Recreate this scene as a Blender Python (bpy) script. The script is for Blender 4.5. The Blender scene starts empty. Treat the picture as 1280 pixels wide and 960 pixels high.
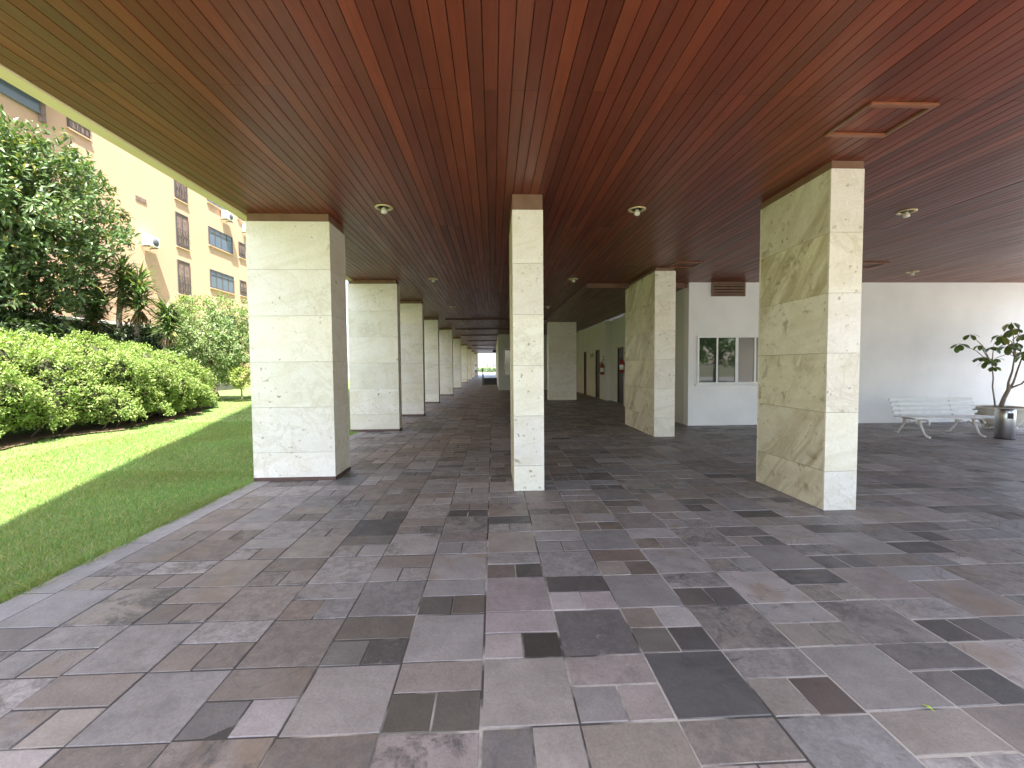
import bpy, bmesh, math, random
import numpy as np
from math import radians as R, sin, cos, pi
from mathutils import Vector, Matrix
random.seed(7); RNG = np.random.default_rng(7)
sc = bpy.context.scene
COL = sc.collection

# ------------------------------------------------------------------ camera, sky, sun, exposure
F_PX, YAW, PITCH, ROLL = 530.0, R(2.48), R(2.41), R(-0.46)
cam_d = bpy.data.cameras.new('camera'); cam = bpy.data.objects.new('camera', cam_d); COL.objects.link(cam)
cam_d.sensor_width = 36.0; cam_d.lens = F_PX/1280*36.0; cam_d.clip_start = 0.05; cam_d.clip_end = 3000
fw = Vector((sin(YAW), cos(YAW), 0)); rt = Vector((cos(YAW), -sin(YAW), 0)); up = Vector((0, 0, 1))
fw2 = fw*cos(PITCH)-up*sin(PITCH); up2 = up*cos(PITCH)+fw*sin(PITCH)
r3 = rt*cos(ROLL)+up2*sin(ROLL); u3 = up2*cos(ROLL)-rt*sin(ROLL)
m = Matrix((r3, u3, -fw2)).transposed().to_4x4(); m.translation = (0, 0, 1.5)
cam.matrix_world = m
sc.camera = cam

SUN_EL, SUN_AZ = R(66), math.atan2(0.38, -1.0)       # azimuth measured from +Y towards +X
world = bpy.data.worlds.new('World'); sc.world = world; world.use_nodes = True
nt = world.node_tree; bg = nt.nodes['Background']; sky = nt.nodes.new('ShaderNodeTexSky')
sky.sky_type = 'NISHITA'; sky.sun_disc = False; sky.sun_elevation = SUN_EL; sky.sun_rotation = SUN_AZ
sky.air_density = 1.0; sky.dust_density = 2.0; sky.ozone_density = 1.0
hs = nt.nodes.new('ShaderNodeHueSaturation'); hs.inputs['Saturation'].default_value = .85
nt.links.new(sky.outputs[0], hs.inputs['Color']); nt.links.new(hs.outputs[0], bg.inputs[0]); bg.inputs[1].default_value = 0.15
sun_d = bpy.data.lights.new('sun', 'SUN'); sun = bpy.data.objects.new('sun', sun_d); COL.objects.link(sun)
sun_d.energy = 4.2; sun_d.angle = R(0.5); sun_d.color = (1.0, 0.95, 0.86)
sd = Vector((sin(SUN_AZ)*cos(SUN_EL), cos(SUN_AZ)*cos(SUN_EL), sin(SUN_EL)))
sun.rotation_euler = sd.to_track_quat('Z', 'Y').to_euler(); sun.location = (10, -20, 60)
sc.view_settings.view_transform = 'Standard'; sc.view_settings.look = 'None'
sc.view_settings.gamma = 1.0; sc.view_settings.use_curve_mapping = False
sc.view_settings.exposure = 2.42
sc.cycles.max_bounces = 10; sc.cycles.diffuse_bounces = 6; sc.cycles.glossy_bounces = 4
sc.cycles.transparent_max_bounces = 8

# ------------------------------------------------------------------ materials
def mat(name, color=(.5,.5,.5), rough=.6, metal=0.0, spec=.5):
    m = bpy.data.materials.new(name); m.use_nodes = True
    b = m.node_tree.nodes['Principled BSDF']
    b.inputs['Base Color'].default_value = (*color, 1); b.inputs['Roughness'].default_value = rough
    b.inputs['Metallic'].default_value = metal; b.inputs['Specular IOR Level'].default_value = spec
    return m
class G:
    """tiny node-graph helper"""
    def __init__(s, m): s.t = m.node_tree; s.b = s.t.nodes['Principled BSDF']
    def n(s, typ, **kw):
        o = s.t.nodes.new(typ)
        for k, v in kw.items():
            if k.startswith('_'): setattr(o, k[1:], v)
        return o
    def l(s, a, b): s.t.links.new(a, b)
    def attr(s, name): o = s.n('ShaderNodeAttribute'); o.attribute_name = name; return o
    def coords(s, off=None, scale=(1,1,1), rot=(0,0,0), k=7.0):
        tc = s.n('ShaderNodeTexCoord'); v = tc.outputs['Object']
        if off:
            a = s.attr(off); vm = s.n('ShaderNodeVectorMath'); vm.operation = 'MULTIPLY_ADD'
            s.l(a.outputs['Color'], vm.inputs[0]); vm.inputs[1].default_value = (k,k,k); s.l(v, vm.inputs[2]); v = vm.outputs[0]
        if any(rot):
            mr = s.n('ShaderNodeMapping'); mr.inputs['Rotation'].default_value = rot; s.l(v, mr.inputs[0]); v = mr.outputs[0]
        mp = s.n('ShaderNodeMapping'); mp.inputs['Scale'].default_value = scale
        s.l(v, mp.inputs[0]); return mp.outputs[0]
    def noise(s, v, scale, detail=5, rough=.55, dist=0):
        o = s.n('ShaderNodeTexNoise'); s.l(v, o.inputs['Vector']); o.inputs['Scale'].default_value = scale
        o.inputs['Detail'].default_value = detail; o.inputs['Roughness'].default_value = rough; o.inputs['Distortion'].default_value = dist
        return o.outputs['Fac']
    def ramp(s, f, pts):
        o = s.n('ShaderNodeValToRGB'); e = o.color_ramp.elements
        while len(e) < len(pts): e.new(0.5)
        for i, (p, c) in enumerate(pts):
            e[i].position = p; e[i].color = (*c, 1) if isinstance(c, tuple) else (c, c, c, 1)
        s.l(f, o.inputs[0]); return o.outputs[0]
    def mix(s, a, b, f, mode='MIX'):
        o = s.n('ShaderNodeMix'); o.data_type = 'RGBA'; o.blend_type = mode; o.clamp_result = False
        for x, i in ((f, 0), (a, 6), (b, 7)):
            if hasattr(x, 'links'): s.l(x, o.inputs[i])
            elif i == 0: o.inputs[0].default_value = x
            else: o.inputs[i].default_value = (*x, 1) if isinstance(x, tuple) else (x, x, x, 1)
        return o.outputs[2]
    def math(s, op, a, b=0.0):
        o = s.n('ShaderNodeMath'); o.operation = op
        for x, i in ((a, 0), (b, 1)):
            if hasattr(x, 'links'): s.l(x, o.inputs[i])
            else: o.inputs[i].default_value = x
        return o.outputs[0]
    def bump(s, f, dist=.01, st=.5):
        o = s.n('ShaderNodeBump'); s.l(f, o.inputs['Height']); o.inputs['Distance'].default_value = dist
        o.inputs['Strength'].default_value = st; s.l(o.outputs[0], s.b.inputs['Normal'])
    def base(s, c): s.l(c, s.b.inputs['Base Color'])
    def rough(s, c): s.l(c, s.b.inputs['Roughness'])

def noisy(name, c1, c2, scale=3, rough=.7, bump=.003, bscale=60, metal=0, rough2=None, spec=.5):
    m = mat(name, c1, rough, metal, spec); g = G(m); v = g.coords()
    g.base(g.ramp(g.noise(v, scale), [(.35, c1), (.65, c2)]))
    if bump: g.bump(g.noise(v, bscale, 3), bump, .5)
    if rough2 is not None: g.rough(g.ramp(g.noise(v, scale*2), [(.3, rough), (.7, rough2)]))
    return m

def stone_mat(name, figured):
    m = mat(name, (.6,.56,.44), .42); g = G(m)
    v = g.coords('Off'); col = g.attr('Col').outputs['Color']
    c = g.ramp(g.noise(v, 1.7, 4), [(.3, (.70,.645,.535)), (.5, (.77,.73,.64)), (.7, (.71,.65,.53))])
    c = g.mix(c, col, 1.0, 'MULTIPLY')
    c = g.mix(c, g.ramp(g.noise(v, 38, 4, .7), [(.3, .88), (.6, 1.03)]), .8, 'MULTIPLY')
    # thin veins
    vs = g.coords('Off', (1, 1, .38), (R(-40), R(35), 0.0))
    vein = g.ramp(g.noise(vs, 3.2, 6, .65, 1.2), [(.44, 0.0), (.497, 1.0), (.503, 1.0), (.55, 0.0)])
    msk = g.ramp(g.noise(v, 1.3, 2), [(.45, 0.0), (.62, 1.0)])
    c = g.mix(c, (.36,.29,.15), g.math('MULTIPLY', g.math('MULTIPLY', vein, msk), .5 if figured else .26))
    if figured:
        vd = g.coords('Off', (1, 1.3, .22), (R(-38), 0, 0))
        st = g.ramp(g.noise(vd, 4.0, 7, .62, .5), [(.44, 0.0), (.58, 1.0)])
        mk = g.ramp(g.noise(g.coords('Off', (1, .9, .45), (R(-38), 0, 0)), .9, 2), [(.42, 0.0), (.56, 1.0)])
        c = g.mix(c, (.29,.215,.09), g.math('MULTIPLY', g.math('MULTIPLY', st, mk), .58))
        bl = g.ramp(g.noise(v, 5.5, 5, .6, .4), [(.57, 0.0), (.65, 1.0)])
        bm = g.ramp(g.noise(v, 1.6, 1), [(.44, 0.0), (.56, 1.0)])
        c = g.mix(c, (.19,.135,.055), g.math('MULTIPLY', g.math('MULTIPLY', bl, bm), .6))
        c = g.mix(c, (.96,.95,.86), 1.0, 'MULTIPLY')
    sp = g.math('MULTIPLY', g.ramp(g.noise(v, 15, 3, .5), [(.64, 0.0), (.70, 1.0)]), g.ramp(g.noise(v, 1.9, 2), [(.47, .05), (.58, 1.0)]))
    band = g.noise(g.coords('Off', (.35, .35, 3.2), (R(8), R(14), 0)), 2.2, 5, .6, .5); c = g.mix(c, (.56,.51,.37), g.math('MULTIPLY', g.ramp(band, [(.5, 0.0), (.66, 1.0)]), .35))
    c = g.mix(c, (.27,.21,.11), g.math('MULTIPLY', sp, .75))
    pit = g.ramp(g.noise(v, 60, 2, .5), [(.70, 0.0), (.76, 1.0)])
    c = g.mix(c, (.30,.25,.15), g.math('MULTIPLY', pit, .35))
    g.base(c); g.rough(g.ramp(g.noise(v, 4), [(.3, .36), (.7, .55)]))
    g.bump(g.noise(v, 45, 4), .002, .35)
    return m

def tile_mat():
    m = mat('slate_paving', (.2,.2,.2), .55); g = G(m); v = g.coords('Off', k=11.0)
    col = g.attr('Col').outputs['Color']
    a = g.attr('Off'); sep = g.n('ShaderNodeSeparateColor'); g.l(a.outputs['Color'], sep.inputs[0])
    c = g.mix(col, g.ramp(g.noise(v, 5, 5, .6, .3), [(.3, .84), (.7, 1.14)]), 1.0, 'MULTIPLY')
    c = g.mix(c, g.ramp(g.noise(v, 85, 4, .7), [(.3, .80), (.7, 1.20)]), .8, 'MULTIPLY')
    # rust / warm clouds on some stones
    warm = g.math('MULTIPLY', g.ramp(g.noise(v, 2.6, 4, .6, .6), [(.52, 0.0), (.66, 1.0)]), g.math('GREATER_THAN', sep.outputs[0], .55))
    c = g.mix(c, (.20,.145,.095), g.math('MULTIPLY', warm, .55))
    # dark layered patches on some stones
    dk = g.math('MULTIPLY', g.ramp(g.noise(v, 3.3, 9, .72, .6), [(.50, 0.0), (.58, 1.0)]), g.math('GREATER_THAN', sep.outputs[1], .80))
    dk = g.math('MULTIPLY', dk, g.ramp(g.noise(v, 30, 6, .75), [(.36, .25), (.58, 1.0)]))
    c = g.mix(c, (.055,.053,.055), g.math('MULTIPLY', dk, .8))
    mo = g.math('MULTIPLY', g.ramp(g.noise(v, 17, 8, .8, .4), [(.44, 0.0), (.60, 1.0)]), g.ramp(sep.outputs[2], [(.35, 0.0), (.6, .55)]))
    c = g.mix(c, (.09,.085,.085), mo)
    # pale mineral flecks on some stones
    fl = g.math('MULTIPLY', g.ramp(g.noise(v, 26, 6, .8, 1.0), [(.57, 0.0), (.66, 1.0)]), g.math('GREATER_THAN', sep.outputs[2], .72))
    c = g.mix(c, (.34,.32,.30), g.math('MULTIPLY', fl, .45))
    # cleft lines
    cl = g.ramp(g.noise(v, 2.2, 3, .5, 1.5), [(.485, 0.0), (.5, 1.0), (.515, 0.0)])
    c = g.mix(c, (.09,.085,.08), g.math('MULTIPLY', g.math('MULTIPLY', cl, g.math('GREATER_THAN', sep.outputs[0], .72)), .5))
    g.base(c)
    g.rough(g.ramp(g.noise(v, 7, 5), [(.3, .40), (.7, .66)]))
    h = g.math('ADD', g.noise(v, 9, 6, .6, .3), g.math('MULTIPLY', dk, -.25)); g.bump(h, .014, .5)
    return m

def wood_mat(name, rough=.34, sat=1.0):
    m = mat(name, (.2,.08,.04), rough); g = G(m); col = g.attr('Col').outputs['Color']
    v = g.coords('Off', (1, .045, 1))
    c = g.mix(col, g.ramp(g.noise(v, 70, 5, .65, .4), [(.25, .72), (.75, 1.22)]), 1.0, 'MULTIPLY')
    c = g.mix(c, g.ramp(g.noise(g.coords('Off', (1, .3, 1)), 2.4, 4), [(.3, .78), (.7, 1.18)]), 1.0, 'MULTIPLY')
    g.base(c); g.rough(g.ramp(g.noise(v, 14, 4), [(.3, rough-.05), (.7, rough+.13)]))
    g.bump(g.noise(v, 70, 4), .001, .25)
    g.b.inputs['Specular IOR Level'].default_value = .32
    return m

def leaf_mat(name, rough=.45, trans=.35, spec=.5):
    m = bpy.data.materials.new(name); m.use_nodes = True; t = m.node_tree
    b = t.nodes['Principled BSDF']; o = t.nodes['Material Output']
    a = t.nodes.new('ShaderNodeAttribute'); a.attribute_name = 'Col'
    t.links.new(a.outputs['Color'], b.inputs['Base Color']); b.inputs['Roughness'].default_value = rough
    b.inputs['Specular IOR Level'].default_value = spec
    tr = t.nodes.new('ShaderNodeBsdfTranslucent'); mx = t.nodes.new('ShaderNodeMixShader'); mx.inputs[0].default_value = trans
    mu = t.nodes.new('ShaderNodeMix'); mu.data_type = 'RGBA'; mu.blend_type = 'MULTIPLY'; mu.inputs[0].default_value = 1
    t.links.new(a.outputs['Color'], mu.inputs[6]); mu.inputs[7].default_value = (1.2, 1.35, .6, 1)
    t.links.new(mu.outputs[2], tr.inputs[0]); t.links.new(b.outputs[0], mx.inputs[1]); t.links.new(tr.outputs[0], mx.inputs[2])
    t.links.new(mx.outputs[0], o.inputs[0]); return m

M = {}
M['stone'] = stone_mat('pale_travertine', False)
M['stone_fig'] = stone_mat('figured_travertine', True)
M['joint'] = mat('stone_joint', (.16,.14,.10), .9)
M['tile'] = tile_mat()
def grout_mat():
    m = mat('grout', (.3,.3,.3), .95); g = G(m); v = g.coords(); tc = g.n('ShaderNodeTexCoord'); sp = g.n('ShaderNodeSeparateXYZ'); g.l(tc.outputs['Object'], sp.inputs[0])
    f = g.math('ADD', g.math('MULTIPLY', g.noise(v, 2.2, 4), 1.6), g.math('MULTIPLY', sp.outputs[0], .09))
    g.base(g.ramp(f, [(.72, (.06,.055,.05)), (.95, (.40,.37,.33))])); g.bump(g.noise(v, 80, 3), .004, .6); return m
M['grout'] = grout_mat()
M['wood'] = wood_mat('varnished_boards')
M['groove'] = mat('board_groove', (.012,.008,.006), .9)
M['capwood'] = noisy('brown_cap_board', (.16,.085,.05), (.20,.11,.065), 6, .55, 0)
M['trim'] = noisy('orange_wood_trim', (.24,.085,.038), (.20,.07,.03), 9, .4, 0)
M['skirt'] = noisy('brown_skirting', (.085,.045,.035), (.11,.06,.045), 6, .5, 0)
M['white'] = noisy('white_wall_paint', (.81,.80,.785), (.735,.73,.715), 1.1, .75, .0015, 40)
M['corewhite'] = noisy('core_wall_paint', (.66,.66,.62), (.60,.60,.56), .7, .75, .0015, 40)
M['cream'] = noisy('cream_concrete_paint', (.72,.62,.36), (.66,.56,.32), 1.2, .8, .002, 50)
M['towerwall'] = noisy('tower_render', (.62,.60,.54), (.56,.54,.48), 1, .85, .003, 30)
M['facade'] = noisy('yellow_render', (.74,.50,.345), (.70,.465,.315), .25, .9, .006, 8)
M['alu'] = noisy('white_window_frame', (.78,.78,.76), (.72,.72,.70), 5, .4, 0)
M['darkframe'] = mat('dark_window_frame', (.10,.09,.085), .5)
M['glass'] = mat('dark_window_glass', (.02,.025,.025), .03, 0, 1.0)
M['greypane'] = mat('grey_pane_glass', (.22,.19,.18), .12, 0, .6)  # plain grey pane, paler than the dark glass
M['blueglass'] = mat('blue_window_glass', (.16,.21,.28), .08, 0, .8)
M['curtain'] = noisy('window_curtain', (.20,.13,.115), (.34,.25,.21), 6, .8, 0)
M['iron'] = noisy('white_cast_iron', (.74,.72,.66), (.60,.56,.48), 12, .5, .002, 60)
M['slatpaint'] = noisy('white_painted_slat', (.84,.85,.83), (.76,.77,.75), 9, .45, .001, 60)
M['steel'] = mat('brushed_steel', (.50,.50,.50), .28, 1.0)
M['black'] = mat('black_plastic', (.015,.015,.015), .45)
M['darkmetal'] = mat('dark_metal', (.03,.03,.032), .5)
M['potstone'] = noisy('cast_stone_pot', (.72,.69,.60), (.58,.53,.43), 9, .85, .004, 40)
M['soil'] = noisy('potting_soil', (.05,.035,.025), (.02,.015,.01), 20, .95, .02, 30)
M['bark'] = noisy('grey_brown_bark', (.20,.14,.10), (.11,.075,.05), 12, .9, .02, 30)
M['palebark'] = noisy('pale_bark', (.30,.25,.19), (.18,.14,.10), 7, .9, .02, 25)
M['red'] = mat('extinguisher_red', (.26,.012,.010), .3)
M['labelwhite'] = mat('label_white', (.7,.7,.68), .5)
M['doorwood'] = noisy('dark_door', (.035,.025,.02), (.05,.035,.028), 5, .4, 0)
M['brass'] = mat('aged_cream_brass', (.62,.52,.30), .35, .35)
M['bulb'] = mat('frosted_bulb', (.62,.58,.48), .15, 0, .6)
M['asphalt'] = noisy('pale_concrete_drive', (.36,.35,.33), (.29,.28,.27), .6, .9, .005, 40)
M['boundary'] = noisy('boundary_wall_render', (.16,.15,.13), (.10,.10,.085), 1.2, .9, .01, 20)
M['coping'] = mat('white_coping', (.7,.7,.68), .7)
M['leaf'] = leaf_mat('broad_leaf', .38, .25)
M['hedgeleaf'] = leaf_mat('hedge_leaf', .5, .35)
M['grassblade'] = leaf_mat('grass_blade', .6, .35, .3)
M['potleaf'] = leaf_mat('potted_leaf', .35, .2)
M['twig'] = noisy('hedge_dark_core', (.05,.055,.022), (.028,.03,.013), 6, .95, .05, 12)  # dark colour for the hedge's inner shell, stands in for shade between leaves
M['ac'] = mat('air_conditioner_white', (.74,.74,.72), .5)
M['acgrille'] = mat('air_conditioner_grille', (.12,.13,.14), .6)
def ground_mat(name, a, b, c3):
    m = mat(name, a, .95); g = G(m); v = g.coords()
    c = g.ramp(g.noise(v, .5, 5, .6), [(.35, a), (.65, b)])
    c = g.mix(c, c3, g.ramp(g.noise(v, 7, 5, .7), [(.52, 0.0), (.68, .7)]))
    g.base(c); g.bump(g.noise(v, 60, 5, .7), .03, .8); return m
M['lawn'] = ground_mat('lawn_soil', (.13,.22,.055), (.17,.25,.07), (.22,.24,.10))
M['farground'] = ground_mat('ground_earth', (.12,.14,.06), (.18,.17,.10), (.20,.18,.13))

# ------------------------------------------------------------------ mesh helpers
ORG = {}
def org(parent):
    p = parent
    while p is not None and p.parent is not None: p = p.parent
    return ORG.get(p.name, (0,0,0)) if p else (0,0,0)
def thing(name, label, cat, loc=(0,0,0), group=None):
    o = bpy.data.objects.new(name, None); COL.objects.link(o); o.location = loc; o.empty_display_size = .2
    o['label'] = label; o['category'] = cat; o['kind'] = 'thing'
    if group: o['group'] = group
    ORG[o.name] = tuple(loc); return o
def tag(o, label=None, cat=None, group=None, kind=None):
    if label: o['label'] = label
    if cat: o['category'] = cat
    if group: o['group'] = group
    if kind or cat: o['kind'] = kind or 'thing'
    return o
def link(name, me, mats, parent=None, origin=None):
    o = bpy.data.objects.new(name, me); COL.objects.link(o)
    for mm in (mats if isinstance(mats, (list, tuple)) else [mats]): me.materials.append(mm)
    off = org(parent) if parent else (origin or (0,0,0))
    if any(off): me.transform(Matrix.Translation([-c for c in off]))
    if parent: o.parent = parent
    elif origin: o.location = origin
    return o
def npmesh(name, V, faces_n, idx, mats, parent=None, cols=None, offs=None, matidx=None, smooth=False, origin=None):
    """V (n,3); faces_n = verts per face (all same); idx flat; cols/offs per face (f,3)"""
    V = np.asarray(V, dtype=np.float32); idx = np.asarray(idx, dtype=np.int32).ravel(); nf = len(idx)//faces_n
    me = bpy.data.meshes.new(name); me.vertices.add(len(V)); me.vertices.foreach_set('co', V.ravel())
    me.loops.add(len(idx)); me.loops.foreach_set('vertex_index', idx)
    me.polygons.add(nf); me.polygons.foreach_set('loop_start', np.arange(nf, dtype=np.int32)*faces_n)
    if matidx is not None: me.polygons.foreach_set('material_index', np.asarray(matidx, dtype=np.int32))
    me.polygons.foreach_set('use_smooth', np.full(nf, bool(smooth)))
    me.update(calc_edges=True)
    for nm, a in (('Col', cols), ('Off', offs)):
        if a is not None:
            at = me.color_attributes.new(nm, 'FLOAT_COLOR', 'CORNER')
            full = np.ones((nf, faces_n, 4), dtype=np.float32); full[:, :, :3] = np.asarray(a, dtype=np.float32)[:, None, :]
            at.data.foreach_set('color', full.ravel())
    return link(name, me, mats, parent, origin)
CUBE_F = [(0,3,2,1),(4,5,6,7),(0,1,5,4),(1,2,6,5),(2,3,7,6),(3,0,4,7)]
class MB:
    """bmesh collector"""
    def __init__(s): s.bm = bmesh.new()
    def box(s, x0, x1, y0, y1, z0, z1, bev=0, mi=0, rot=None, seg=1):
        vs = [s.bm.verts.new(p) for p in [(x0,y0,z0),(x1,y0,z0),(x1,y1,z0),(x0,y1,z0),(x0,y0,z1),(x1,y0,z1),(x1,y1,z1),(x0,y1,z1)]]
        fs = [s.bm.faces.new([vs[i] for i in f]) for f in CUBE_F]
        for f in fs: f.material_index = mi
        if bev:
            es = list({e for f in fs for e in f.edges})
            r = bmesh.ops.bevel(s.bm, geom=es, offset=bev, segments=seg, affect='EDGES', profile=.7)
            vs = list({v for f in r['faces'] for v in f.verts} | {v for v in vs if v.is_valid})
        if rot: bmesh.ops.transform(s.bm, matrix=rot, verts=[v for v in vs if v.is_valid])
        return s
    def tube(s, pts, rad, n=8, mi=0, cap=True, smooth=True, sx=1.0):
        pts = [Vector(p) for p in pts]; rad = rad if isinstance(rad, (list, tuple)) else [rad]*len(pts)
        rings = []; prev = None
        for i, p in enumerate(pts):
            d = (pts[min(i+1, len(pts)-1)]-pts[max(i-1, 0)]).normalized()
            a = prev if prev is not None else (Vector((0,0,1)) if abs(d.z) < .9 else Vector((1,0,0)))
            a = (a - d*a.dot(d)).normalized(); b = d.cross(a); prev = a
            rings.append([s.bm.verts.new(p + (a*cos(2*pi*k/n) + b*sin(2*pi*k/n)*sx)*rad[i]) for k in range(n)])
        for i in range(len(rings)-1):
            for k in range(n):
                f = s.bm.faces.new((rings[i][k], rings[i][(k+1)%n], rings[i+1][(k+1)%n], rings[i+1][k])); f.smooth = smooth; f.material_index = mi
        if cap:
            for rg in (rings[0][::-1], rings[-1]):
                f = s.bm.faces.new(rg); f.material_index = mi
        return s
    def lathe(s, prof, c=(0,0,0), n=24, mi=0, smooth=True, wob=None):
        rings = []
        for r_, z in prof:
            rings.append([s.bm.verts.new((c[0]+r_*(1 if not wob else 1+wob(k/n, z))*cos(2*pi*k/n), c[1]+r_*(1 if not wob else 1+wob(k/n, z))*sin(2*pi*k/n), c[2]+z)) for k in range(n)])
        for i in range(len(rings)-1):
            for k in range(n):
                f = s.bm.faces.new((rings[i][k], rings[i][(k+1)%n], rings[i+1][(k+1)%n], rings[i+1][k])); f.smooth = smooth; f.material_index = mi
        for rg in (rings[0][::-1], rings[-1]):
            f = s.bm.faces.new(rg); f.material_index = mi
        return s
    def prism(s, poly, axis, a, b, mi=0):
        """poly 2D; axis 'x'|'y'|'z' extruded a..b"""
        def P(u, v, w): return {'x': (w,u,v), 'y': (u,w,v), 'z': (u,v,w)}[axis]
        A = [s.bm.verts.new(P(u,v,a)) for u, v in poly]; B = [s.bm.verts.new(P(u,v,b)) for u, v in poly]
        n = len(poly); s.bm.faces.new(A[::-1]).material_index = mi; s.bm.faces.new(B).material_index = mi
        for i in range(n): s.bm.faces.new((A[i], A[(i+1)%n], B[(i+1)%n], B[i])).material_index = mi
        return s
    def build(s, name, mats, parent=None, origin=None):
        bmesh.ops.recalc_face_normals(s.bm, faces=s.bm.faces[:])
        me = bpy.data.meshes.new(name); s.bm.to_mesh(me); s.bm.free()
        return link(name, me, mats, parent, origin)

def boxes_mesh(name, B, mats, parent=None, cols=None, offs=None, mi=None, origin=None):
    """many plain boxes; B (n,6) = x0,x1,y0,y1,z0,z1"""
    B = np.asarray(B, dtype=np.float32); n = len(B)
    ix = [(0,2,4),(1,2,4),(1,3,4),(0,3,4),(0,2,5),(1,2,5),(1,3,5),(0,3,5)]
    V = np.stack([B[:, list(t)] for t in ix], 1).reshape(-1, 3)
    idx = (np.arange(n)[:, None, None]*8 + np.array(CUBE_F)[None]).reshape(-1)
    rep = lambda a: None if a is None else np.repeat(np.asarray(a), 6, axis=0)
    return npmesh(name, V, 4, idx, mats, parent, rep(cols), rep(offs), rep(mi), origin=origin)

# ------------------------------------------------------------------ ground, lawn, floor
CH = 3.5                     # ceiling height
EX = -3.19                   # paving edge towards the lawn
Y0, YE, XR = -0.04, 66.0, 14.1
V = [(-900,-900,-.12),(900,-900,-.12),(900,1500,-.12),(-900,1500,-.12)]
tag(npmesh('ground', V, 4, [0,1,2,3], M['farground']), kind='structure')
tag(MB().box(-40, 45, YE+.6, 180, -.11, -.02).build('driveway', M['asphalt']), kind='structure')
tag(MB().box(-1.0, 45, -30, -3.0, -.11, -.012).build('forecourt', M['asphalt']), kind='structure')
tag(MB().box(XR+.62, 45, -2.995, 66.5, -.11, -.012).build('side_bounce_paving', M['asphalt']), kind='structure')  # unseen paving, added to bounce sunlight under the roof from the right
def lawn_h(x, y): return -.045 + .018*np.sin(x*1.3+.4*y)*np.cos(y*.9) + np.clip((-x-9)/8, 0, 1)*.12
xs = np.linspace(-22, EX-.002, 90); ys = np.linspace(-25, 62, 180)
gx, gy = np.meshgrid(xs, ys); V = np.stack([gx, gy, lawn_h(gx, gy)], -1).reshape(-1, 3)
i, j = np.meshgrid(np.arange(89), np.arange(179)); a = (j*90+i).ravel()
tag(npmesh('lawn', V, 4, np.stack([a, a+1, a+91, a+90], -1), M['lawn'], smooth=True), kind='structure')

# paving: strips 0.415 m wide running away from the camera, each a run of square / pair / half stones
W = .415; XS0 = -.066
PAL = [((.195,.188,.190), 5), ((.220,.210,.214), 5), ((.180,.178,.182), 4), ((.175,.150,.135), 3.6), ((.145,.125,.110), 2.6),
       ((.240,.225,.222), 2.8), ((.115,.110,.110), 1.8), ((.070,.067,.067), .6), ((.205,.185,.160), 3.4), ((.20,.17,.165), 3), ((.165,.168,.178), 2)]
PC = np.array([p[0] for p in PAL]); PW = np.array([p[1] for p in PAL]); PW /= PW.sum()
OVR = {('big',1,1.9+.55):None}
tiles = []; tcol = []; toff = []
def tile(x0, x1, y0, y1, col, off=None):
    tiles.append((x0, x1, y0, y1)); tcol.append(col); toff.append(RNG.random(3)*[.99,1,1] if off is None else off)
def rcol(small=False):
    w = PW.copy()
    if small: w[6] *= 2.6; w[7] *= 3.0; w[4] *= 2.2
    else: w[6] *= .5; w[7] *= .3
    w /= w.sum(); c = PC[RNG.choice(len(PC), p=w)]*RNG.uniform(.86, 1.12)
    return c
XB0 = EX+.235
KOFF = [(.1,.1,.1),(.1,.97,.3),(.2,.2,.97),(.3,.1,.93)]   # which stains a stone carries
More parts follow.
